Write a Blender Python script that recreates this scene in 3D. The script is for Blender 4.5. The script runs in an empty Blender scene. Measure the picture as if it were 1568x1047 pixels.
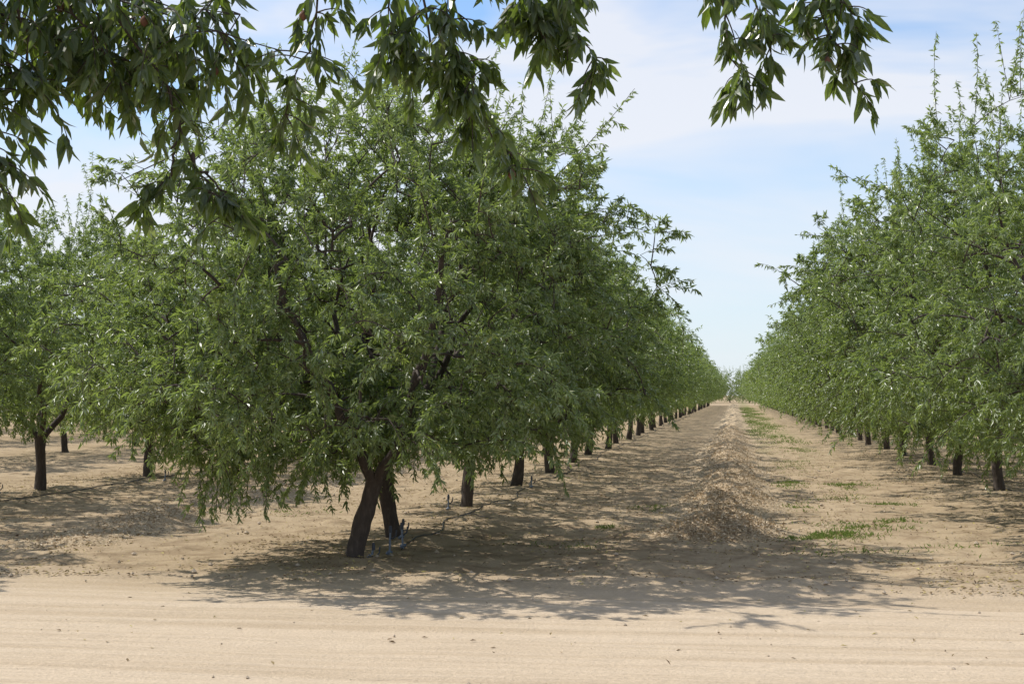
import bpy, math, random
import numpy as np
from mathutils import Vector, noise as mn

random.seed(5)
RNG = np.random.default_rng(11)
scene = bpy.context.scene
YAW = math.radians(8.81)
CAMH = 1.7

# ------------------------------------------------------------------ materials
def new_mat(name):
    m = bpy.data.materials.new(name); m.use_nodes = True
    nt = m.node_tree; nt.nodes.clear()
    out = nt.nodes.new('ShaderNodeOutputMaterial')
    return m, nt, out
def N(nt, t, **kw):
    n = nt.nodes.new(t)
    for k, v in kw.items(): setattr(n, k, v)
    return n
def ramp(nt, stops, interp='LINEAR'):
    r = nt.nodes.new('ShaderNodeValToRGB'); r.color_ramp.interpolation = interp
    e = r.color_ramp.elements
    while len(e) < len(stops): e.new(0.5)
    for i, (p, c) in enumerate(stops):
        e[i].position = p; e[i].color = (c[0], c[1], c[2], 1) if not isinstance(c, float) else (c, c, c, 1)
    return r
def mixc(nt, fac, a, b, mode='MIX'):
    m = nt.nodes.new('ShaderNodeMix'); m.data_type = 'RGBA'; m.blend_type = mode
    L = nt.links
    for sock, v in ((m.inputs[0], fac), (m.inputs[6], a), (m.inputs[7], b)):
        if isinstance(v, bpy.types.NodeSocket): L.new(v, sock)
        elif isinstance(v, (int, float)): sock.default_value = v
        else: sock.default_value = (v[0], v[1], v[2], 1)
    return m.outputs[2]
def math_n(nt, op, a, b=0.0, clamp=False):
    m = nt.nodes.new('ShaderNodeMath'); m.operation = op; m.use_clamp = clamp
    for s, v in ((m.inputs[0], a), (m.inputs[1], b)):
        if isinstance(v, bpy.types.NodeSocket): nt.links.new(v, s)
        else: s.default_value = v
    return m.outputs[0]
def noise_n(nt, vec, scale, detail=4, rough=0.55, dist=0.0):
    n = nt.nodes.new('ShaderNodeTexNoise')
    n.inputs['Scale'].default_value = scale; n.inputs['Detail'].default_value = detail
    n.inputs['Roughness'].default_value = rough; n.inputs['Distortion'].default_value = dist
    if vec is not None: nt.links.new(vec, n.inputs['Vector'])
    return n.outputs['Fac']
def mapping(nt, vec, scale):
    m = nt.nodes.new('ShaderNodeMapping'); m.inputs['Scale'].default_value = scale
    nt.links.new(vec, m.inputs['Vector']); return m.outputs['Vector']

def leaf_mat(name, dark, mid, light, pale_c, trans, tf=0.35, rough=0.42, ior=1.5):
    m, nt, out = new_mat(name)
    at = N(nt, 'ShaderNodeAttribute', attribute_name='rnd')
    r = ramp(nt, [(0.0, dark), (0.5, mid), (0.93, light), (1.0, (light[0]*1.6, light[1]*1.25, light[2]*1.0))])
    nt.links.new(at.outputs['Fac'], r.inputs['Fac'])
    geo = N(nt, 'ShaderNodeNewGeometry')
    pale = mixc(nt, 0.45, r.outputs['Color'], pale_c)
    col = mixc(nt, geo.outputs['Backfacing'], r.outputs['Color'], pale)
    d = N(nt, 'ShaderNodeBsdfDiffuse'); nt.links.new(col, d.inputs['Color'])
    t = N(nt, 'ShaderNodeBsdfTranslucent'); t.inputs['Color'].default_value = (*trans, 1)
    mx = N(nt, 'ShaderNodeMixShader'); mx.inputs[0].default_value = tf
    nt.links.new(d.outputs[0], mx.inputs[1]); nt.links.new(t.outputs[0], mx.inputs[2])
    g = N(nt, 'ShaderNodeBsdfGlossy'); g.inputs['Roughness'].default_value = rough; g.inputs['Color'].default_value = (1, 1, 1, 1)
    fr = N(nt, 'ShaderNodeFresnel'); fr.inputs['IOR'].default_value = ior
    fm = math_n(nt, 'MINIMUM', fr.outputs[0], 0.12)
    m2 = N(nt, 'ShaderNodeMixShader'); nt.links.new(fm, m2.inputs[0])
    nt.links.new(mx.outputs[0], m2.inputs[1]); nt.links.new(g.outputs[0], m2.inputs[2])
    nt.links.new(m2.outputs[0], out.inputs['Surface'])
    return m
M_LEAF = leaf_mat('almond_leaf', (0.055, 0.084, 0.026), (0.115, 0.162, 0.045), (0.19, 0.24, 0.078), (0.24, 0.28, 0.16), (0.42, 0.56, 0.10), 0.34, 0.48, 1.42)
M_LEAF_SHADED = leaf_mat('almond_leaf_overhang_shaded', (0.024, 0.040, 0.016), (0.042, 0.068, 0.023), (0.075, 0.105, 0.038), (0.07, 0.09, 0.05), (0.38, 0.55, 0.06), 0.22, 0.40, 1.38)  # darker copy of the almond leaf, canopy shade painted into its colours

def bark_mat():
    m, nt, out = new_mat('almond_bark')
    tc = N(nt, 'ShaderNodeTexCoord'); v = mapping(nt, tc.outputs['Object'], (1, 1, 0.35))
    n1 = noise_n(nt, v, 28, 6, 0.65, 0.4); n2 = noise_n(nt, tc.outputs['Object'], 5, 3)
    r = ramp(nt, [(0.3, (0.03, 0.023, 0.018)), (0.55, (0.085, 0.064, 0.050)), (0.75, (0.18, 0.145, 0.12))])
    nt.links.new(n1, r.inputs['Fac'])
    c = mixc(nt, n2, r.outputs['Color'], (0.06, 0.046, 0.038))
    p = N(nt, 'ShaderNodeBsdfPrincipled'); p.inputs['Roughness'].default_value = 0.9
    nt.links.new(c, p.inputs['Base Color'])
    b = N(nt, 'ShaderNodeBump'); b.inputs['Strength'].default_value = 0.8; b.inputs['Distance'].default_value = 0.02
    nt.links.new(n1, b.inputs['Height']); nt.links.new(b.outputs[0], p.inputs['Normal'])
    nt.links.new(p.outputs[0], out.inputs['Surface'])
    return m
M_BARK = bark_mat()

def simple_mat(name, col, rough=0.6, var=0.3, scale=30):
    m, nt, out = new_mat(name)
    tc = N(nt, 'ShaderNodeTexCoord'); n = noise_n(nt, tc.outputs['Object'], scale, 4)
    c = mixc(nt, n, [x*(1-var) for x in col], [min(1, x*(1+var)) for x in col])
    p = N(nt, 'ShaderNodeBsdfPrincipled'); p.inputs['Roughness'].default_value = rough
    nt.links.new(c, p.inputs['Base Color']); nt.links.new(p.outputs[0], out.inputs['Surface'])
    return m
def attr_mat(name, stops, trans=None):
    m, nt, out = new_mat(name)
    at = N(nt, 'ShaderNodeAttribute', attribute_name='rnd')
    r = ramp(nt, stops); nt.links.new(at.outputs['Fac'], r.inputs['Fac'])
    p = N(nt, 'ShaderNodeBsdfDiffuse')
    nt.links.new(r.outputs['Color'], p.inputs['Color'])
    if trans:
        t = N(nt, 'ShaderNodeBsdfTranslucent'); t.inputs['Color'].default_value = (*trans, 1)
        mx = N(nt, 'ShaderNodeMixShader'); mx.inputs[0].default_value = 0.3
        nt.links.new(p.outputs[0], mx.inputs[1]); nt.links.new(t.outputs[0], mx.inputs[2])
        nt.links.new(mx.outputs[0], out.inputs['Surface'])
    else: nt.links.new(p.outputs[0], out.inputs['Surface'])
    return m
M_HUSK = simple_mat('almond_husk', (0.16, 0.075, 0.045), 0.9)

# ------------------------------------------------------------------ mesh builder
class MB:
    def __init__(s): s.v = []; s.f = []; s.n = 0; s.mi = []; s.r = []
    def add(s, verts, faces, mi, rnd=0.5):
        verts = np.asarray(verts, float); faces = np.asarray(faces, int)
        s.v.append(verts); s.f.append(faces + s.n); s.n += len(verts)
        s.mi.append(np.full(len(faces), mi, int))
        s.r.append(np.full(len(faces), rnd) if np.isscalar(rnd) else np.asarray(rnd, float))
    def mesh(s, name, mats, smooth_mi=()):
        me = bpy.data.meshes.new(name)
        V = np.concatenate(s.v)
        loops = np.concatenate([f.ravel() for f in s.f])
        tot = np.concatenate([np.full(len(f), f.shape[1], int) for f in s.f])
        start = np.concatenate([[0], np.cumsum(tot)[:-1]])
        me.vertices.add(len(V)); me.vertices.foreach_set('co', V.ravel())
        me.loops.add(len(loops)); me.loops.foreach_set('vertex_index', loops.astype(np.int32))
        me.polygons.add(len(tot)); me.polygons.foreach_set('loop_start', start.astype(np.int32))
        me.polygons.foreach_set('loop_total', tot.astype(np.int32))
        mi = np.concatenate(s.mi); me.polygons.foreach_set('material_index', mi.astype(np.int32))
        me.polygons.foreach_set('use_smooth', np.isin(mi, list(smooth_mi)))
        a = me.attributes.new('rnd', 'FLOAT', 'FACE'); a.data.foreach_set('value', np.concatenate(s.r).astype(np.float32))
        for m in mats: me.materials.append(m)
        me.update(calc_edges=True)
        return me
def put(name, me, loc=(0, 0, 0), rz=0, sc=1.0, parent=None):
    o = bpy.data.objects.new(name, me); scene.collection.objects.link(o)
    o.location = loc; o.rotation_euler = (0, 0, rz)
    o.scale = (sc, sc, sc) if np.isscalar(sc) else sc
    if parent: o.parent = parent
    return o
def nrm(a): return a / (np.linalg.norm(a, axis=-1, keepdims=True) + 1e-9)

def tube(mb, path, radii, sides, mi, rough=0.0, rng=RNG):
    path = np.asarray(path, float); n = len(path); radii = np.asarray(radii, float)
    t = nrm(np.gradient(path, axis=0))
    ref = np.array([1.0, 0.13, 0.07]) if abs(t[:, 2]).mean() > 0.6 else np.array([0.05, 0.1, 1.0])
    u = nrm(np.cross(t, ref)); w = np.cross(t, u)
    a = np.linspace(0, 2*np.pi, sides, endpoint=False)
    rr = radii[:, None] * (1 + rough*rng.normal(size=(n, sides)) + rough*1.5*np.sin(a*3+1)[None])
    V = path[:, None] + rr[..., None]*(np.cos(a)[None, :, None]*u[:, None] + np.sin(a)[None, :, None]*w[:, None])
    i = np.arange(n-1)[:, None]*sides; j = np.arange(sides)[None]; j2 = (j+1) % sides
    F = np.stack([i+j, i+j2, i+sides+j2, i+sides+j], -1).reshape(-1, 4)
    mb.add(V.reshape(-1, 3), F, mi)
def bez(p0, c, p1, n):
    t = np.linspace(0, 1, n)[:, None]
    return (1-t)**2*p0 + 2*t*(1-t)*c + t*t*p1

def add_leaves(mb, P, D, Nn, L, W, rnd, mi, detailed=False):
    D = nrm(D); Nn = nrm(Nn - (Nn*D).sum(-1, keepdims=True)*D); S = np.cross(D, Nn)
    L = L[:, None]; W = W[:, None]; n = len(P)
    if not detailed:
        b = P; l = P + D*L*0.42 + S*W*0.5 + Nn*W*0.22; r = P + D*L*0.42 - S*W*0.5 + Nn*W*0.22
        t = P + D*L - Nn*L*0.10
        V = np.stack([b, l, t, r], 1).reshape(-1, 3)
        k = np.arange(n)[:, None]*4
        F = np.concatenate([k+[[0, 2, 1]], k+[[0, 3, 2]]], 0)
        mb.add(V, F, mi, np.concatenate([rnd, rnd]))
    else:
        cv = (0.10+0.25*RNG.random((n, 1)))*L
        pts = [P, P+D*L*0.12,
               P+D*L*0.35+S*W*0.5+Nn*W*0.2-Nn*cv*0.12, P+D*L*0.35-S*W*0.5+Nn*W*0.2-Nn*cv*0.12, P+D*L*0.35-Nn*cv*0.12,
               P+D*L*0.68+S*W*0.38+Nn*W*0.15-Nn*cv*0.45, P+D*L*0.68-S*W*0.38+Nn*W*0.15-Nn*cv*0.45, P+D*L*0.68-Nn*cv*0.45,
               P+D*L-Nn*cv]
        V = np.stack(pts, 1).reshape(-1, 3); k = np.arange(n)[:, None]*9
        T = np.concatenate([k+[[1, 4, 2]], k+[[1, 3, 4]], k+[[5, 7, 8]], k+[[7, 6, 8]]], 0)
        Q = np.concatenate([k+[[2, 4, 7, 5]], k+[[4, 3, 6, 7]]], 0)
        mb.add(V, T, mi, np.tile(rnd, 4)); mb.add(V[:0], Q, mi, np.tile(rnd, 2))
        mb.f[-1] = Q + (mb.n - len(V))

def twig_leaves(rng, path, nl, Lm, droop, out, wr=0.23):
    path = np.asarray(path); n = len(path)
    t = np.sort(rng.random(nl))**0.8
    t = 0.12 + 0.88*t
    x = t*(n-1); i = np.clip(x.astype(int), 0, n-2); f = (x-i)[:, None]
    P = path[i]*(1-f) + path[i+1]*f
    T = nrm(path[i+1]-path[i])
    Rr = nrm(rng.normal(size=(nl, 3)))
    D = T*0.55 + Rr*0.8 + np.array([0, 0, -droop])
    Nn = np.array([0, 0, 0.5]) + 0.8*rng.normal(size=(nl, 3))
    L = Lm*(0.65+0.6*rng.random(nl)); W = L*(wr+0.08*rng.random(nl))
    base = rng.random()*0.55+0.05
    out.append((P, D, Nn, L, W, np.clip(base + 0.38*rng.random(nl) + (rng.random(nl) > 0.985)*0.5, 0, 1)))

def make_tree(name, seed, R, H, zb, th, lean, nA=75, nB=600, ntw=4, nl=38, tr=0.088, Lm=0.076,
              sprouts=18, shoots=(), filt=None, leafmat=None, extra=None, cshift=(0, 0), scaff=4, zin=0.2, lod=False, wr=0.23,
              tilt=0.0, pw=2.15, hero=False, spl=0.55, clear=-.26):
    rng = np.random.default_rng(seed)
    mb = MB(); ox = seed*3.7
    if lod: nB = int(nB*.62); ntw = 3; nl = 14; Lm *= 1.75
    t = np.linspace(0, 1, 12)
    tp = np.stack([lean[0]*t + 0.02*np.sin(t*5+seed), lean[1]*t + 0.02*np.sin(t*4+seed*2), -0.06+(th+0.06)*t], 1)
    rad = tr*(1.05 + 0.5*np.exp(-t*10) - 0.12*t + 0.06*np.sin(t*9+seed) + 0.12*np.clip(t-0.8, 0, 1)*5)
    tube(mb, tp, rad, 14, 0, 0.04, rng)
    tip = tp[-1]
    nodes = []
    cx = np.array([cshift[0], cshift[1], 0.0])
    az0 = rng.random()*6.28
    for k in range(scaff):
        az = az0 + k*2*np.pi/scaff + rng.normal()*0.2
        o = np.array([math.cos(az), math.sin(az), 0])
        e = cx*0.8 + o*R*(0.42+0.15*rng.random()) + np.array([0, 0, th+(H-th)*(0.55+0.12*rng.random())])
        c = tip + o*R*0.26 + np.array([0, 0, (H-th)*0.22]) + cx*0.3
        p = bez(tip-[0, 0, 0.06], c, e, 11); p[2:-1] += rng.normal(size=(8, 3))*0.035
        tube(mb, p, np.linspace(tr*0.66, 0.020, 11), 8, 0, 0.03, rng)
        nodes += list(p[3:])
    zc = zb + 0.40*(H-zb)
    def sample(rlo, rhi, p):
        while True:
            d = nrm(rng.normal(size=3)); r = rlo+(rhi-rlo)*rng.random()**p
            m = 1 + 0.34*mn.noise(Vector(d*2.1) + Vector((ox, 0, 0)))
            rh = R*m
            vz = (H-zc)*m if d[2] > 0 else (zc-zb)*(0.9+0.1*m)
            s = (abs(d[0])**pw+abs(d[1])**pw+abs(d[2])**pw)**(-1/pw)
            if d[2] < 0: s = (abs(d[0])**2.8+abs(d[1])**2.8+abs(d[2])**2.8)**(-1/2.8)
            q = np.array([d[0]*rh, d[1]*rh, d[2]*vz])*r*s*0.97 + [0, 0, zc] + cx
            rho = math.hypot(q[0]-cx[0], q[1]-cx[1])
            if q[2] < zb + zin*max(0, 1-rho/(R*0.85)) + tilt*q[0]: continue
            if mn.noise(Vector(q*1.05) + Vector((0, ox, 0))) < clear: continue
            if filt and not filt(q): continue
            return q
    NA = np.array(nodes)
    def connect(q, NA, n, bend):
        d = np.linalg.norm(NA-q, axis=1)
        dd = d + 0.35*np.clip(np.linalg.norm(NA-[*tip], axis=1)-np.linalg.norm(q-tip), 0, 9) + 0.25*np.clip(NA[:, 2]-q[2], 0, 9)
        i = int(np.argmin(dd)); p0 = NA[i]
        L = np.linalg.norm(q-p0); c = (p0+q)/2 + np.array([0, 0, bend*L]) + rng.normal(size=3)*0.08*L
        return bez(p0, c, q, n)
    A = [sample(0.35, 0.78, 0.7) for _ in range(nA)]
    A.sort(key=lambda q: np.linalg.norm(q-tip))
    for q in A:
        p = connect(q, NA, 6, 0.14); tube(mb, p, np.linspace(0.018, 0.008, 6), 5, 0)
        NA = np.vstack([NA, p[1:]])
    LV = []
    B = [sample(0.5, 1.0, 0.6) for _ in range(nB)]
    B.sort(key=lambda q: np.linalg.norm(q-tip))
    for q in B:
        p = connect(q, NA, 5, 0.16); tube(mb, p, np.linspace(0.008, 0.0035, 5), 4 if hero else 3, 0)
        NA = np.vstack([NA, p[2:]])
        for k in range(ntw):
            b = p[-1] if k == 0 else p[rng.integers(1, 5)]
            o = nrm((b-[cx[0], cx[1], zc]))
            hf = (b[2]-zc)/(H-zc)
            d = nrm(o*0.6 + rng.normal(size=3)*0.6 + np.array([0, 0, 0.30 + 0.5*max(hf, 0)]))
            L = 0.20+0.34*rng.random()
            c = b + d*L*0.6; e = c + d*L*0.38 + np.array([0, 0, -0.2*L*(1.2-max(hf, 0)) - 0.04])
            w = bez(b, c, e, 5)
            if hero: tube(mb, w, np.linspace(0.0035, 0.0015, 5), 3, 0)
            twig_leaves(rng, w, nl, Lm, 0.45, LV, wr)
    for k in range(sprouts):
        for _ in range(60):
            b = NA[rng.integers(len(NA))]
            if b[2] > zc + 0.62*(H-zc): break
        L = spl*(1+1.4*rng.random())
        d = nrm(np.array([rng.normal()*0.13+(b[0]-cx[0])*0.05, rng.normal()*0.13+(b[1]-cx[1])*0.05, 1.0]))
        w = bez(b, b+d*L*0.5+rng.normal(size=3)*0.04, b + d*L, 9)
        tube(mb, w, np.linspace(0.005, 0.0015, 9), 3, 0)
        twig_leaves(rng, w, int((20 if lod else 62)*L), Lm*0.95, 1.0, LV, wr)
    for (b, e, bend) in shoots:
        b = np.array(b, float); e = np.array(e, float)
        i = int(np.argmin(np.linalg.norm(NA-b, axis=1))); b = NA[i]
        L = np.linalg.norm(e-b)
        w = bez(b, (b+e)/2+np.array([0, 0, bend*L]), e, 12)
        tube(mb, w, np.linspace(0.008, 0.002, 12), 4, 0)
        twig_leaves(rng, w, int(60*L), Lm, 0.6, LV, wr)
        for s in range(int(7*L)):
            q = w[rng.integers(2, 10)]; d = nrm(rng.normal(size=3)+(e-b)/L*1.2)
            ww = bez(q, q+d*0.12, q+d*0.22+[0, 0, -0.05], 4)
            tube(mb, ww, np.linspace(0.003, 0.0015, 4), 3, 0); twig_leaves(rng, ww, 13, Lm, 0.5, LV, wr)
    P, D, Nn, Ln, Wn, rn = [np.concatenate([l[i] for l in LV]) for i in range(6)]
    keep = P[:, 2] > 0.22
    if filt: keep &= np.array([filt(q, 0.14) for q in P])
    add_leaves(mb, P[keep], D[keep], Nn[keep], Ln[keep], Wn[keep], rn[keep], 1, False)
    if extra: extra(mb, NA, rng)
    return mb.mesh(name, [M_BARK, leafmat or M_LEAF, M_HUSK], smooth_mi=(0, 2))

# ------------------------------------------------------------------ orchard trees
T_first = make_tree('first_tree', 3, 2.72, 4.6, 0.92, 0.85, (0.20, 0.02), nA=95, nB=900, sprouts=20, cshift=(0.0, 0.1), zin=0.1, tr=.088, tilt=.17, pw=2.3, hero=True, clear=-.3,
    shoots=[((1.7, 0.2, 3.5), (2.85, 0.1, 4.75), -0.12), ((2.0, 0.0, 3.0), (2.95, 0.0, 3.3), 0.12),
            ((-1.2, -0.6, 1.5), (-1.25, -0.9, 0.42), 0.25), ((-0.9, -0.9, 1.4), (-0.8, -1.1, 0.5), 0.25),
            ((-1.5, -0.3, 1.5), (-1.35, -0.7, 0.45), 0.25), ((-0.6, -0.9, 1.3), (-0.55, -1.1, 0.55), 0.2),
            ((-1.1, -0.4, 1.4), (-1.05, -0.7, 0.5), 0.25), ((-0.8, -0.4, 1.3), (-0.65, -0.8, 0.6), 0.2),
            ((-1.0, -0.7, 1.4), (-0.95, -1.0, 0.6), 0.25), ((-1.3, -0.7, 1.3), (-1.15, -0.8, 0.6), 0.2),
            ((-1.3, 0.0, 1.4), (-1.0, -0.5, 0.55), 0.2), ((-1.9, 0, 1.7), (-2.6, 0.0, 1.9), 0.15),
            ((0.6, -0.8, 1.6), (0.8, -1.0, 1.05), 0.2)])
T_second = make_tree('second_tree', 8, 2.75, 5.05, 1.1, 0.95, (-0.14, 0.05), nA=90, nB=760, sprouts=28, tr=.088, hero=True, clear=-.3)
SPEC = [('tree_var_a', 12, 2.62, 4.95, 1.2, 1.0, (0.06, 0.05)), ('tree_var_b', 23, 2.66, 4.85, 1.25, 0.95, (-0.12, 0.0)),
        ('tree_var_c', 37, 2.55, 5.05, 1.15, 1.05, (0.1, -0.1))]
VAR = [make_tree(*s, pw=2.05) for s in SPEC]
FAR = [make_tree(s[0]+'_far', *s[1:], lod=True, sprouts=12, pw=2.05) for s in SPEC]
SH = [((-2.2, 0, 3.6), (-3.4, -0.2, 4.0), 0.1), ((-2.3, 0, 3.0), (-3.8, 0.1, 3.0), 0.12), ((-2.2, -.5, 3.3), (-3.6, -0.6, 3.4), 0.1),
      ((-1.8, 0, 4.2), (-2.9, -0.1, 5.0), -0.05), ((-2.3, 0, 2.3), (-3.6, 0.1, 2.0), 0.15), ((-2.3, .4, 1.8), (-3.4, 0.3, 1.3), 0.15),
      ((-2.3, -.5, 1.7), (-3.0, -0.6, 0.9), 0.2)]
VR = [make_tree('tree_right_a', 41, 3.3, 5.35, 0.85, 0.9, (0.05, 0.05), nA=90, nB=740, sprouts=40, zin=.1, pw=2.35, hero=True, spl=.58,
        shoots=SH+[((0, 0, 5.0), (0.1, 0, 6.9), 0), ((-.4, 0, 5.0), (-.5, 0, 6.1), 0)]),
      make_tree('tree_right_b', 52, 3.25, 5.25, 0.9, 0.9, (0.0, 0.1), nA=90, nB=720, sprouts=36, shoots=SH[::2], zin=.1, pw=2.35, spl=.55)]
FR = [make_tree('tree_right_far', 41, 3.2, 5.1, 0.85, 0.85, (0.05, 0.05), nB=640, sprouts=24, zin=.1, lod=True, pw=2.3)]

far = bpy.data.objects.new('distant_orchard', None); scene.collection.objects.link(far)
rr = random.Random(77)
def tree(me, x, y, rz=None, sc=None, exact=False, ys=1.0):
    if not exact:
        x += rr.uniform(-.12, .12); y += rr.uniform(-.15, .15)
    rz = rr.uniform(0, 6.28) if rz is None else rz
    s = rr.uniform(0.95, 1.05) if sc is None else sc
    if y < 62 and x > -22: put('almond_tree', me, (x, y, 0), rz, (s, s*ys, s*rr.uniform(.94, 1.03)) if not exact else s)
    else: put('orchard_tree', me, (x, y, 0), rz, (s, s*ys, s), far)
XC, XR, XL = -3.9, 4.35, -11.6
tree(T_first, -3.82, 14.15, 0, 1.0, True)
tree(T_second, XC, 16.3, 0, 1.0, True)
SP = 4.57
for k in range(1, 47): tree((VAR if k < 7 else FAR)[k % 3], XC, 16.3+SP*k, rr.choice((0, math.pi))+rr.uniform(-.2, .2), ys=.86)
tree(VR[1], XR+0.15, 16.75, 0.3, 1.0, True)
tree(VR[0], XR-0.05, 21.2, 0.0, 1.0, True)
for k in range(1, 46):
    tree(VR[k % 2] if k < 5 else FR[0], XR+0.1, 21.2+SP*k, (rr.uniform(-.5, .5) if k < 5 else None), 1.0 if k < 5 else None)
tree(VAR[2], XL, 13.9)
tree(VAR[1], XL-0.3, 18.3)
tree(VAR[0], XL, 22.7, 1.0, 0.99); tree(VAR[2], XL-.1, 27.6, 2.0, 0.99)
for k in range(3, 40): tree((VAR if k < 5 else FAR)[(k*2) % 3], XL, 18.3+SP*k*1.01)
for i, xx in enumerate((-19.5, -27.4, -35.3)):
    for k in range(0, 20): tree(FAR[(k+i) % 3], xx, 22+i*5+SP*k)
for k in range(0, 16): tree(FAR[(k) % 3], 12.3, 20+SP*k)
for k in range(44):
    s = rr.uniform(1.25, 1.7)
    put('orchard_tree', FR[0], (-70+k*3.6+rr.uniform(-1, 1), 300+rr.uniform(-6, 14), -0.8), rr.uniform(0, 6), s, far)

# ------------------------------------------------------------------ the tree over the viewpoint, with its hanging branches
cy, sy = math.cos(YAW), math.sin(YAW)
OX, OY = -3.0, -0.4
def W3(r, f, z):  # axes square to the verge -> tree-local coordinates
    return np.array([r*cy - f*sy - OX, r*sy + f*cy - OY, z])
def filt(q, m=0.0):
    X, Y = q[0]+OX, q[1]+OY
    f = -X*sy + Y*cy
    if f < -1.0: return q[2] > 2.2
    return q[2] > 2.35 - m + 0.30*max(f, 0)
HANG = [ # polyline (r,f,z), number of side twigs, twig length
 ([(-2.1,4.0,3.45),(-1.6,4.3,3.06),(-1.15,4.5,2.92),(-.75,4.6,2.80)], 54, .22),
 ([(-2.2,4.3,3.5),(-1.7,4.5,3.14),(-1.3,4.6,2.98),(-.9,4.7,2.95)], 46, .22),
 ([(-2.0,4.2,3.15),(-1.7,4.4,2.92),(-1.45,4.5,2.84),(-1.15,4.6,2.76)], 48, .20),
 ([(-1.9,4.5,3.1),(-1.5,4.6,2.98),(-1.2,4.7,2.88),(-1.0,4.8,2.80)], 36, .20),
 ([(-1.95,4.1,3.2),(-1.72,4.3,2.90),(-1.6,4.35,2.76),(-1.48,4.4,2.66)], 28, .17),
 ([(-1.75,4.2,2.95),(-1.60,4.3,2.60),(-1.52,4.3,2.32)], 24, .13),
 ([(-1.5,4.3,2.95),(-1.48,4.4,2.72),(-1.52,4.4,2.58)], 8, .13),
 ([(-1.4,4.4,2.95),(-1.26,4.5,2.74),(-1.20,4.5,2.60)], 12, .12),
 ([(-1.25,4.4,2.90),(-1.10,4.5,2.68),(-1.01,4.5,2.46),(-.90,4.5,2.28)], 18, .09),
 ([(-1.05,4.5,2.50),(-1.08,4.5,2.38),(-1.15,4.5,2.31)], 6, .06),
 ([(-1.0,4.5,2.42),(-.92,4.5,2.36),(-.86,4.5,2.27)], 5, .06),
 ([(-.55,4.4,3.50),(-.62,4.5,2.85),(-.74,4.6,2.62)], 24, .12),
 ([(-.45,4.3,3.50),(-.40,4.5,2.92),(-.34,4.6,2.78)], 24, .14),
 ([(-.35,4.3,3.50),(-.28,4.5,2.85),(-.14,4.6,2.62),(0.04,4.7,2.44)], 46, .11),
 ([(-.20,4.4,3.10),(-.18,4.5,2.85),(-.14,4.5,2.70)], 20, .11),
 ([(-.10,4.3,3.50),(.05,4.5,2.95),(.14,4.6,2.86)], 22, .13),
 ([(-.05,4.4,3.05),(.04,4.5,2.93),(.10,4.5,2.80)], 14, .11),
 ([(.05,4.3,3.12),(.16,4.5,2.92),(.27,4.5,2.74)], 20, .10),
 ([(.70,4.3,3.6),(.66,4.5,2.92),(.72,4.5,2.66)], 24, .10),
 ([(.72,4.4,3.12),(.78,4.5,2.90),(.83,4.5,2.74)], 14, .08),
 ([(.86,4.3,3.6),(.96,4.5,2.95),(1.08,4.5,2.68)], 24, .10),
 ([(.92,4.4,3.15),(1.02,4.5,3.0),(1.10,4.5,2.86)], 14, .08)]
def hang_extra(mb, NA, rng):
    LV = []; HN = []
    for pts, nt_, tl in HANG:
        P = np.array([W3(*p) for p in pts])
        tt = np.linspace(0, len(P)-1, 14); i = np.clip(tt.astype(int), 0, len(P)-2); f = (tt-i)[:, None]
        path = P[i]*(1-f)+P[i+1]*f; path[1:-1] = (path[:-2]+2*path[1:-1]+path[2:])/4
        path[1:] += rng.normal(size=(13, 3))*0.008
        if pts[0][2] > 3.3:
            cand = NA[NA[:, 2] > path[0][2]-.1]
            q = cand[int(np.argmin(np.linalg.norm(cand-(path[0]+[0, 0, .2]), axis=1)))]; r0 = .011
        else:
            cand = np.array(HN); q = cand[int(np.argmin(np.linalg.norm(cand-(path[0]+[0, 0, .05]), axis=1)))]; r0 = .005
        lim = bez(q, (q+path[0])/2+np.array([0, 0, .06]), path[0], 8)
        tube(mb, lim, np.linspace(r0, 0.005, 8), 6, 0)
        tube(mb, path, np.linspace(0.005, 0.002, 14), 5, 0)
        HN += list(path[:10])
        twig_leaves(rng, path[5:], 26, 0.078, 0.9, LV, .23)
        for k in range(nt_):
            b = path[min(13, int(rng.random()**0.75*14))]
            d = nrm(rng.normal(size=3)*np.array([1, 1, .5]) + np.array([0, 0, -0.25])); L = tl*(0.5+rng.random()*0.9)
            w = bez(b, b+d*L*.6, b+d*L*.85+np.array([0, 0, -.35*L]), 6)
            tube(mb, w, np.linspace(0.0026, 0.0012, 6), 4, 0)
            twig_leaves(rng, w, int(7+38*L), 0.078, 0.85, LV, .23)
            if rng.random() < 0.03:
                a = np.linspace(0, np.pi, 7)
                hp = w[3]+np.stack([0*a, 0*a, -.01-np.linspace(0, .036, 7)], 1)
                tube(mb, hp, 0.013*np.sin(a)+.001, 8, 2, 0.05, rng)
    A = [np.concatenate([l[i] for l in LV]) for i in range(6)]
    add_leaves(mb, *A, 1, True)
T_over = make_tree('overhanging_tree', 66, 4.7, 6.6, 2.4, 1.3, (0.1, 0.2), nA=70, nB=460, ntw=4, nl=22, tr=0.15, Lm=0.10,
                   sprouts=0, filt=filt, leafmat=M_LEAF_SHADED, extra=hang_extra, cshift=(0.7, 1.8), wr=.28, pw=2.5)
put('almond_tree', T_over, (OX, OY, 0))

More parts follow.
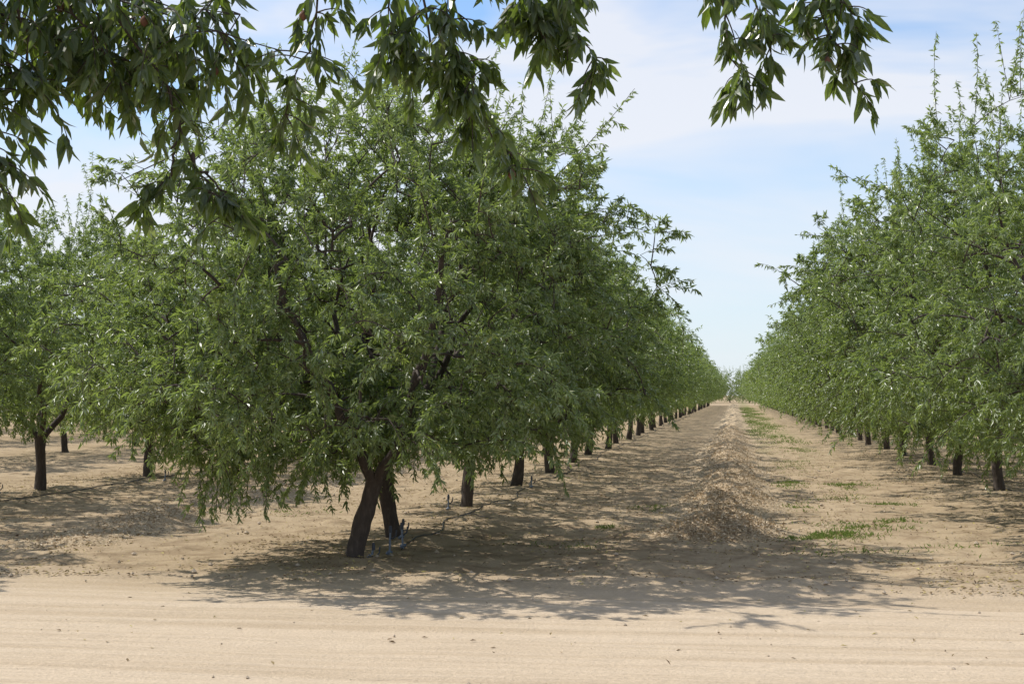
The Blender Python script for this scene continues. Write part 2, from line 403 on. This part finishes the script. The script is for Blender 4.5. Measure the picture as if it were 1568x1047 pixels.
# ------------------------------------------------------------------ ground
tab = np.random.default_rng(3).random((256, 256))
def vn(x, y):
    xi = np.floor(x).astype(int); yi = np.floor(y).astype(int); fx = x-xi; fy = y-yi
    fx = fx*fx*(3-2*fx); fy = fy*fy*(3-2*fy)
    g = lambda a, b: tab[a & 255, b & 255]
    return (g(xi, yi)*(1-fx)+g(xi+1, yi)*fx)*(1-fy)+(g(xi, yi+1)*(1-fx)+g(xi+1, yi+1)*fx)*fy
def fbm(x, y, o=4):
    s = 0; a = 1; t = 0
    for k in range(o): s = s+a*vn(x*2**k+k*17.3, y*2**k+k*9.1); t += a; a *= .5
    return s/t
def sm(a, b, x): t = np.clip((x-a)/(b-a), 0, 1); return t*t*(3-2*t)
def gheight(X, Y):
    near = sm(12.0, 13.5, Y+0.8*(fbm(X*.5, Y*.5, 2)-.5))
    h = 0.045*(fbm(X*.45, Y*.45, 4)-.5)
    lump = np.clip(fbm(X*2.3, Y*2.3, 3)-.5, 0, 1)*0.15*near
    berm = 0.0
    for xc in (XC, XL, XR):
        berm = berm + 0.06*np.exp(-((X-xc)/0.9)**2)*near
    edge = 0.05*np.exp(-((Y-12.9-0.5*(fbm(X*.3, X*0+3, 2)-.5))/0.35)**2)*(0.4+fbm(X*1.2, Y*1.2, 2))
    far_ = np.clip(1-(np.hypot(X, Y)-60)/200, 0, 1)
    return (h+lump+berm+edge)*far_
def axis(a, b, step, lo, hi, g=1.16):
    c = list(np.arange(a, b+1e-6, step)); s = step
    while c[-1] < hi: s *= g; c.append(c[-1]+s)
    s = step
    while c[0] > lo: s *= g; c.insert(0, c[0]-s)
    return np.array(c)
def sheet(name, xs, ys, hf, mat):
    X, Y = np.meshgrid(xs, ys); Z = hf(X, Y); nx = len(xs); ny = len(ys)
    V = np.stack([X, Y, Z], -1).reshape(-1, 3)
    i = np.arange(ny-1)[:, None]*nx; j = np.arange(nx-1)[None]
    F = np.stack([i+j, i+j+1, i+nx+j+1, i+nx+j], -1).reshape(-1, 4)
    mb = MB(); mb.add(V, F, 0); me = mb.mesh(name, [mat], smooth_mi=(0,)); return put(name, me)

def soil_mat(name):
    m, nt, out = new_mat(name); L = nt.links
    geo = N(nt, 'ShaderNodeNewGeometry'); pos = geo.outputs['Position']
    sep = N(nt, 'ShaderNodeSeparateXYZ'); L.new(pos, sep.inputs[0]); X, Y = sep.outputs[0], sep.outputs[1]
    n_big = noise_n(nt, pos, 0.35, 4, 0.6); n_mid = noise_n(nt, pos, 2.6, 5, 0.62); n_fine = noise_n(nt, pos, 38, 4, 0.7)
    streak = noise_n(nt, mapping(nt, pos, (0.16, 4.2, 1)), 1.0, 6, 0.6, 0.35)
    streak2 = noise_n(nt, mapping(nt, pos, (1.6, 22.0, 1)), 1.0, 4, 0.65, 0.5)
    road_c = mixc(nt, n_big, (0.53, 0.42, 0.30), (0.61, 0.50, 0.37))
    rs = ramp(nt, [(0.35, (0.86, 0.84, 0.81)), (0.55, (1, 1, 1)), (0.7, (1.04, 1.04, 1.05))]); L.new(streak, rs.inputs[0])
    road_c = mixc(nt, 1.0, road_c, rs.outputs[0], 'MULTIPLY')
    orch = mixc(nt, n_big, (0.36, 0.272, 0.178), (0.50, 0.395, 0.27))
    rm = ramp(nt, [(0.35, (0.60, 0.57, 0.54)), (0.55, (1, 1, 1))]); L.new(n_mid, rm.inputs[0])
    orch = mixc(nt, 0.85, orch, rm.outputs[0], 'MULTIPLY')
    vo = N(nt, 'ShaderNodeTexVoronoi'); vo.inputs['Scale'].default_value = 22; L.new(pos, vo.inputs['Vector'])
    fl = ramp(nt, [(0.14, 1.0), (0.25, 0.0)]); L.new(vo.outputs['Distance'], fl.inputs[0])
    amt = math_n(nt, 'MULTIPLY', fl.outputs[0], math_n(nt, 'GREATER_THAN', n_mid, 0.46))
    litter = mixc(nt, vo.outputs['Color'], (0.17, 0.125, 0.065), (0.42, 0.34, 0.13))
    orch = mixc(nt, math_n(nt, 'MULTIPLY', amt, 0.75), orch, litter)
    w1 = ramp(nt, [(0.0, 0.0), (0.12, 1.0), (0.5, 1.0), (0.75, 0.0)])
    xx = math_n(nt, 'MULTIPLY', math_n(nt, 'SUBTRACT', X, 0.4), 0.33, True); L.new(xx, w1.inputs[0])
    farm = math_n(nt, 'MULTIPLY', math_n(nt, 'SUBTRACT', Y, 30.0), 0.02, True)
    gn = ramp(nt, [(0.46, 0.0), (0.56, 1.0)]); L.new(noise_n(nt, mapping(nt, pos, (1, .35, 1)), 0.9, 4, 0.6), gn.inputs[0])
    wm = math_n(nt, 'MULTIPLY', math_n(nt, 'MULTIPLY', w1.outputs[0], gn.outputs[0]), math_n(nt, 'MULTIPLY', farm, 0.65))
    orch = mixc(nt, wm, orch, (0.15, 0.19, 0.06))
    yy = math_n(nt, 'ADD', Y, math_n(nt, 'MULTIPLY', math_n(nt, 'SUBTRACT', n_mid, 0.5), 2.2))
    tr = math_n(nt, 'MULTIPLY', math_n(nt, 'SUBTRACT', yy, 11.7), 0.6, True)
    col = mixc(nt, tr, road_c, orch)
    ff = ramp(nt, [(0.3, (0.84, 0.84, 0.83)), (0.7, (1.08, 1.08, 1.08))]); L.new(n_fine, ff.inputs[0])
    col = mixc(nt, 1.0, col, ff.outputs[0], 'MULTIPLY')
    p = N(nt, 'ShaderNodeBsdfDiffuse'); p.inputs['Roughness'].default_value = 0.0
    L.new(col, p.inputs['Color'])
    inv = math_n(nt, 'SUBTRACT', 1.0, tr)
    h = math_n(nt, 'ADD', math_n(nt, 'MULTIPLY', math_n(nt, 'ADD', math_n(nt, 'MULTIPLY', streak, 1.0), math_n(nt, 'MULTIPLY', streak2, 0.85)), inv),
               math_n(nt, 'ADD', math_n(nt, 'MULTIPLY', n_fine, 0.4), math_n(nt, 'MULTIPLY', n_mid, 0.8)))
    b = N(nt, 'ShaderNodeBump'); b.inputs['Strength'].default_value = 0.85; b.inputs['Distance'].default_value = 0.04
    L.new(h, b.inputs['Height']); L.new(b.outputs[0], p.inputs['Normal'])
    L.new(p.outputs[0], out.inputs['Surface'])
    return m
M_SOIL = soil_mat('orchard_soil')
xs = axis(-13, 8, 0.09, -1800, 1800); ys = axis(8, 30, 0.09, -300, 3000, 1.05)
sheet('ground', xs, ys, gheight, M_SOIL)
def rheight(X, Y):
    e = sm(0, 0.5, Y-2.0)*sm(0, 0.7, 12.3+0.5*(fbm(X*.6, X*0, 3)-.5)-Y)
    rut = 0.014*(fbm(X*.06+5, Y*2.4+.15*fbm(X*.3, Y*.3, 2), 3)-.5)*2 + 0.006*(fbm(X*.9, Y*7, 2)-.5)*2
    return gheight(X, Y) - 0.02*(1-e) + e*(0.012 + rut)
sheet('dirt_road', axis(-12, 10, 0.11, -400, 400), np.arange(2.0, 12.8, 0.05), rheight, M_SOIL)

# ------------------------------------------------------------------ windrows of raked leaves and hulls
M_WIND = attr_mat('raked_leaves', [(0, (0.30, 0.215, 0.13)), (0.4, (0.50, 0.385, 0.25)), (0.8, (0.66, 0.54, 0.38)), (1, (0.72, 0.62, 0.48))])
m, nt, out = new_mat('windrow_mass')
geo = N(nt, 'ShaderNodeNewGeometry'); n1 = noise_n(nt, geo.outputs['Position'], 30, 5, 0.75)
r = ramp(nt, [(0.35, (0.30, 0.22, 0.135)), (0.5, (0.50, 0.39, 0.26)), (0.65, (0.60, 0.49, 0.35))]); nt.links.new(n1, r.inputs[0])
p = N(nt, 'ShaderNodeBsdfDiffuse'); nt.links.new(r.outputs[0], p.inputs['Color'])
b = N(nt, 'ShaderNodeBump'); b.inputs['Strength'].default_value = 1; b.inputs['Distance'].default_value = 0.03
nt.links.new(n1, b.inputs['Height']); nt.links.new(b.outputs[0], p.inputs['Normal']); nt.links.new(p.outputs[0], out.inputs['Surface'])
M_WMASS = m
def wr_h(xc, y0, hs, ph):
    def f(X, Y):
        c = xc + 0.25*(fbm(X*0+2, Y*.25, 2)-.5)
        w = 0.56*(0.75+0.5*fbm(X*0+9+xc, Y*.6, 2))
        prof = np.exp(-(np.abs(X-c)/w)**2.4)
        pile = 0.5+0.5*np.cos((Y-ph+0.4*(fbm(X*0+3, Y*.3, 2)-.5))*2*np.pi/SP)
        lump = 0.22 + 0.72*pile**1.4*(0.6+.8*fbm(X*0+xc+31, Y*.5, 2))
        rough = 1+0.7*(fbm(X*5, Y*5, 3)-.5)
        st = sm(y0-.2, y0+0.9, Y+0.8*(fbm(X*2, Y*0+1, 2)-.5))
        return gheight(X, Y) + hs*prof*lump*rough*st - 0.014 - 0.03*(1-st)
    return f
def windrow(xc, y0, hs, y1, n, ph):
    hf = wr_h(xc, y0, hs, ph)
    xs_ = np.arange(xc-1.2, xc+1.21, 0.06); ys_ = axis(y0-.6, 40, 0.07, y0-.6, y1, 1.02)
    X, Y = np.meshgrid(xs_, ys_); Z = hf(X, Y); nx = len(xs_); ny = len(ys_)
    mb = MB()
    i = np.arange(ny-1)[:, None]*nx; j = np.arange(nx-1)[None]
    mb.add(np.stack([X, Y, Z], -1).reshape(-1, 3), np.stack([i+j, i+j+1, i+nx+j+1, i+nx+j], -1).reshape(-1, 4), 0)
    yy = y0-.2 + (RNG.random(n)**1.8)*50; xx = xc + RNG.normal(size=n)*0.46
    k = np.random.default_rng(1).random(n) < 0.2+(hf(xx, yy)-gheight(xx, yy))*10; xx, yy = xx[k], yy[k]; n = len(xx)
    hh = np.maximum(hf(xx, yy), gheight(xx, yy)) + 0.004 + RNG.random(n)*0.012
    D = RNG.normal(size=(n, 3))*[1, 1, .4]; Nn = np.array([0, 0, 1.0])+RNG.normal(size=(n, 3))*0.5
    Lf = 0.022+0.03*RNG.random(n)
    add_leaves(mb, np.stack([xx, yy, hh], 1), D, Nn, Lf, Lf*0.5, RNG.random(n), 1)
    put('leaf_windrow', mb.mesh('leaf_windrow', [M_WMASS, M_WIND], smooth_mi=(0,)))
windrow(-0.15, 16.6, 0.31, 230, 60000, 17.9)
windrow(-7.6, 14.6, 0.17, 200, 24000, 18.5)

# ------------------------------------------------------------------ fallen leaves and clods
M_FALL = attr_mat('fallen_leaf', [(0, (0.14, 0.095, 0.055)), (0.45, (0.28, 0.21, 0.12)), (0.8, (0.40, 0.33, 0.16)), (1, (0.52, 0.45, 0.17))])
mb = MB(); n = 56000
yy = 12.6+RNG.random(n)**1.5*40; xx = -14+RNG.random(n)*22
keep = (fbm(xx*.8, yy*.5, 3) > 0.49) | (RNG.random(n) < .2); xx, yy = xx[keep], yy[keep]
n2 = 110; xx = np.append(xx, -5+RNG.random(n2)*8); yy = np.append(yy, 8.2+RNG.random(n2)*4.2); n = len(xx)
P = np.stack([xx, yy, gheight(xx, yy)+0.016], 1); Lf = 0.022+0.035*RNG.random(n)
add_leaves(mb, P, RNG.normal(size=(n, 3))*[1, 1, .15], np.array([0, 0, 1.0])+RNG.normal(size=(n, 3))*0.3, Lf, Lf*0.42, RNG.random(n), 0)
put('fallen_leaves', mb.mesh('fallen_leaves', [M_FALL]))
mb = MB()
for k in range(1500):
    y = 8.3+random.random()**1.2*25; x = -12+random.random()*19; s = 0.004+0.014*random.random()**4
    if y > 12.5: s *= 2.2
    a = RNG.random()*6; z = float(gheight(np.array(x), np.array(y)))+0.012
    pts = np.array([[1, 0, 0], [.3, .9, .1], [-.8, .5, 0], [-.7, -.6, .1], [.4, -.8, 0], [0.1, 0, .8], [0, 0, -.8]])*s*(0.8+.4*RNG.random((7, 1)))
    ca, sa = math.cos(a), math.sin(a); pts = pts@np.array([[ca, sa, 0], [-sa, ca, 0], [0, 0, 1]])+[x, y, z]
    mb.add(pts, [[0, 1, 5], [1, 2, 5], [2, 3, 5], [3, 4, 5], [4, 0, 5], [1, 0, 6], [2, 1, 6], [3, 2, 6], [4, 3, 6], [0, 4, 6]], 0)
put('dirt_clods', mb.mesh('dirt_clods', [simple_mat('clod_soil', (0.42, 0.34, 0.25), 0.95)]))

# ------------------------------------------------------------------ weeds / grass
M_GRASS = attr_mat('grass_blade', [(0, (0.10, 0.14, 0.04)), (0.6, (0.16, 0.22, 0.06)), (1, (0.30, 0.29, 0.12))], (0.24, 0.36, 0.07))
mb = MB()
patches = [(.95,17.6,.45,.5,1100),(1.35,17.9,.3,.3,300),(1.65,18.8,.5,.35,520),(2.0,19.6,.35,.25,260),(2.05,27,.45,.9,800),(1.0,27.6,.25,1.0,500),(2.3,22.6,.35,.4,400),
           (.9,22,.3,.6,260),(1.7,24,.5,.6,200),(1.9,45,.5,2.6,800),(1.5,36,.4,2,450),(1.2,33,.4,1.5,300),(-1.66,18.4,.12,.2,110),(-1.2,21.5,.4,.5,170),(-1.9,16.0,.5,.4,60),
           (1.2,16.0,.5,.4,120),(2.4,16.5,.5,.6,110),(-9.0,30,.8,2,300),(-6.3,20,.5,.6,120)]
for y in range(52, 190, 5): patches.append((1.4+.5*math.sin(y), y, .7, 2.5, 380))
for (px, py, sx, sy_, n) in patches:
    x = px+RNG.normal(size=n)*sx*.6; y = py+RNG.normal(size=n)*sy_*.6
    k = fbm(x*4, y*4, 2) > 0.45; x, y = x[k], y[k]; n = len(x)
    P = np.stack([x, y, gheight(x, y)], 1)
    D = RNG.normal(size=(n, 3))*[.7, .7, .15]+[0, 0, .7]
    Lf = (0.03+0.045*RNG.random(n))*(1.0 if py < 50 else 1.8)
    add_leaves(mb, P, D, RNG.normal(size=(n, 3)), Lf, Lf*.22, RNG.random(n), 0)
put('grass', mb.mesh('grass', [M_GRASS]))

# ------------------------------------------------------------------ irrigation
M_HOSE = simple_mat('hose_plastic', (0.05, 0.05, 0.05), 0.6)
M_PVC = simple_mat('riser_pipe', (0.16, 0.20, 0.26), 0.5, 0.15); M_PVC2 = simple_mat('riser_cap', (0.05, 0.06, 0.08), 0.5)
for xh, y0 in ((XC+.3, 15.0), (XL+.4, 19.5), (XR+.4, 17.5)):
    mb = MB(); y = np.arange(y0, 120, .3); x = xh+0.10*np.sin(y*.9)+0.06*np.sin(y*2.3)
    tube(mb, np.stack([x, y, gheight(x, y)+0.012], 1), np.full(len(y), .008), 6, 0)
    for yl in np.arange(y0+1.6, 60, SP/2):
        x0 = xh+0.10*math.sin(yl*.9); s = np.linspace(0, 1, 7)
        xx = x0+s*.55; yy = yl-.25*s; zz = gheight(xx, yy)+.02+.03*np.sin(s*3.1)
        tube(mb, np.stack([xx, yy, zz], 1), np.full(7, .004), 5, 0)
    put('irrigation_hose', mb.mesh('irrigation_hose', [M_HOSE], smooth_mi=(0,)))
def riser(x, y, hgt, lean):
    mb = MB(); z0 = float(gheight(np.array(x), np.array(y)))-.04
    t = np.linspace(0, 1, 4)
    tube(mb, np.stack([lean*t, 0*t, z0+(hgt+.04)*t], 1), np.full(4, .011), 10, 0)
    c = np.array([lean, 0, z0+hgt])
    tube(mb, np.array([c+[0, 0, q] for q in (-.002, 0, .05, .055, .07, .072)]), [.004, .018, .018, .014, .014, .001], 10, 1)
    tube(mb, np.array([c+[0, 0, -.06], c+[.03, 0, -.06], c+[.06, 0, -.03], c+[.065, 0, .03]]), [.008]*4, 8, 1)
    tube(mb, np.array([[-.03, 0, z0+.05], [-.01, 0, z0+.07], [.03, 0, z0+.07]]), [.016]*3, 8, 0)
    put('irrigation_riser', mb.mesh('irrigation_riser', [M_PVC, M_PVC2], smooth_mi=(0,)), (x, y, 0))
riser(-3.55, 14.6, .27, 0.01); riser(-3.52, 15.1, .24, -.02); riser(-3.66, 14.25, .13, 0.03); riser(-3.75, 16.0, .2, .02)
riser(-4.05, 20.2, .2, 0); riser(-10.9, 26.5, .2, .01); riser(-11.9, 22.0, .18, 0); riser(-3.5, 24.8, .18, 0)

# ------------------------------------------------------------------ light, sky, camera
sd = Vector((-0.955, 0.28, 0)).normalized(); EL = math.radians(50.5)
sdir = Vector((sd.x*math.cos(EL), sd.y*math.cos(EL), math.sin(EL)))
sl = bpy.data.lights.new('sun', 'SUN'); sl.energy = 4.9; sl.angle = math.radians(0.5); sl.color = (1.0, 0.95, 0.875)
so = bpy.data.objects.new('sun', sl); scene.collection.objects.link(so)
so.rotation_euler = (-sdir).to_track_quat('-Z', 'Y').to_euler(); so.location = (-20, 10, 30)

w = bpy.data.worlds.new('World'); scene.world = w; w.use_nodes = True; nt = w.node_tree; nt.nodes.clear()
out = N(nt, 'ShaderNodeOutputWorld'); bg = N(nt, 'ShaderNodeBackground'); bg.inputs['Strength'].default_value = 0.125
sk = N(nt, 'ShaderNodeTexSky'); sk.sky_type = 'NISHITA'; sk.sun_disc = False
sk.sun_elevation = EL; sk.sun_rotation = math.atan2(sd.x, sd.y) % (2*math.pi)
sk.air_density = 1.0; sk.dust_density = 0.3; sk.ozone_density = 1.5
tc = N(nt, 'ShaderNodeTexCoord')
v = mapping(nt, tc.outputs['Generated'], (1.3, 1.3, 5.0))
c1 = noise_n(nt, v, 1.7, 5, 0.55, 0.5)
cr = ramp(nt, [(0.40, 0.0), (0.58, 1.0)]); nt.links.new(c1, cr.inputs[0])
sp = N(nt, 'ShaderNodeSeparateXYZ'); nt.links.new(tc.outputs['Generated'], sp.inputs[0])
hz = ramp(nt, [(0.0, 0.9), (0.10, 0.65), (0.22, 0.22), (0.4, 0.0)]); nt.links.new(sp.outputs[2], hz.inputs[0])
base = mixc(nt, hz.outputs[0], mixc(nt, 1.0, sk.outputs[0], (0.84, 1.16, 1.42), 'MULTIPLY'), (6.5, 6.9, 7.4))
cl = mixc(nt, math_n(nt, 'MULTIPLY', cr.outputs[0], 0.85), base, (7.1, 7.2, 7.6))
nt.links.new(cl, bg.inputs['Color']); nt.links.new(bg.outputs[0], out.inputs['Surface'])

cam = bpy.data.cameras.new('camera'); co = bpy.data.objects.new('camera', cam); scene.collection.objects.link(co)
cam.sensor_width = 36; cam.lens = 2200/1568*36; cam.clip_end = 6000; cam.clip_start = 0.05
co.location = (0, 0, CAMH); co.rotation_euler = (math.radians(90+2.1), 0, YAW)
scene.camera = co
scene.view_settings.view_transform = 'Standard'; scene.view_settings.look = 'None'; scene.view_settings.exposure = 0
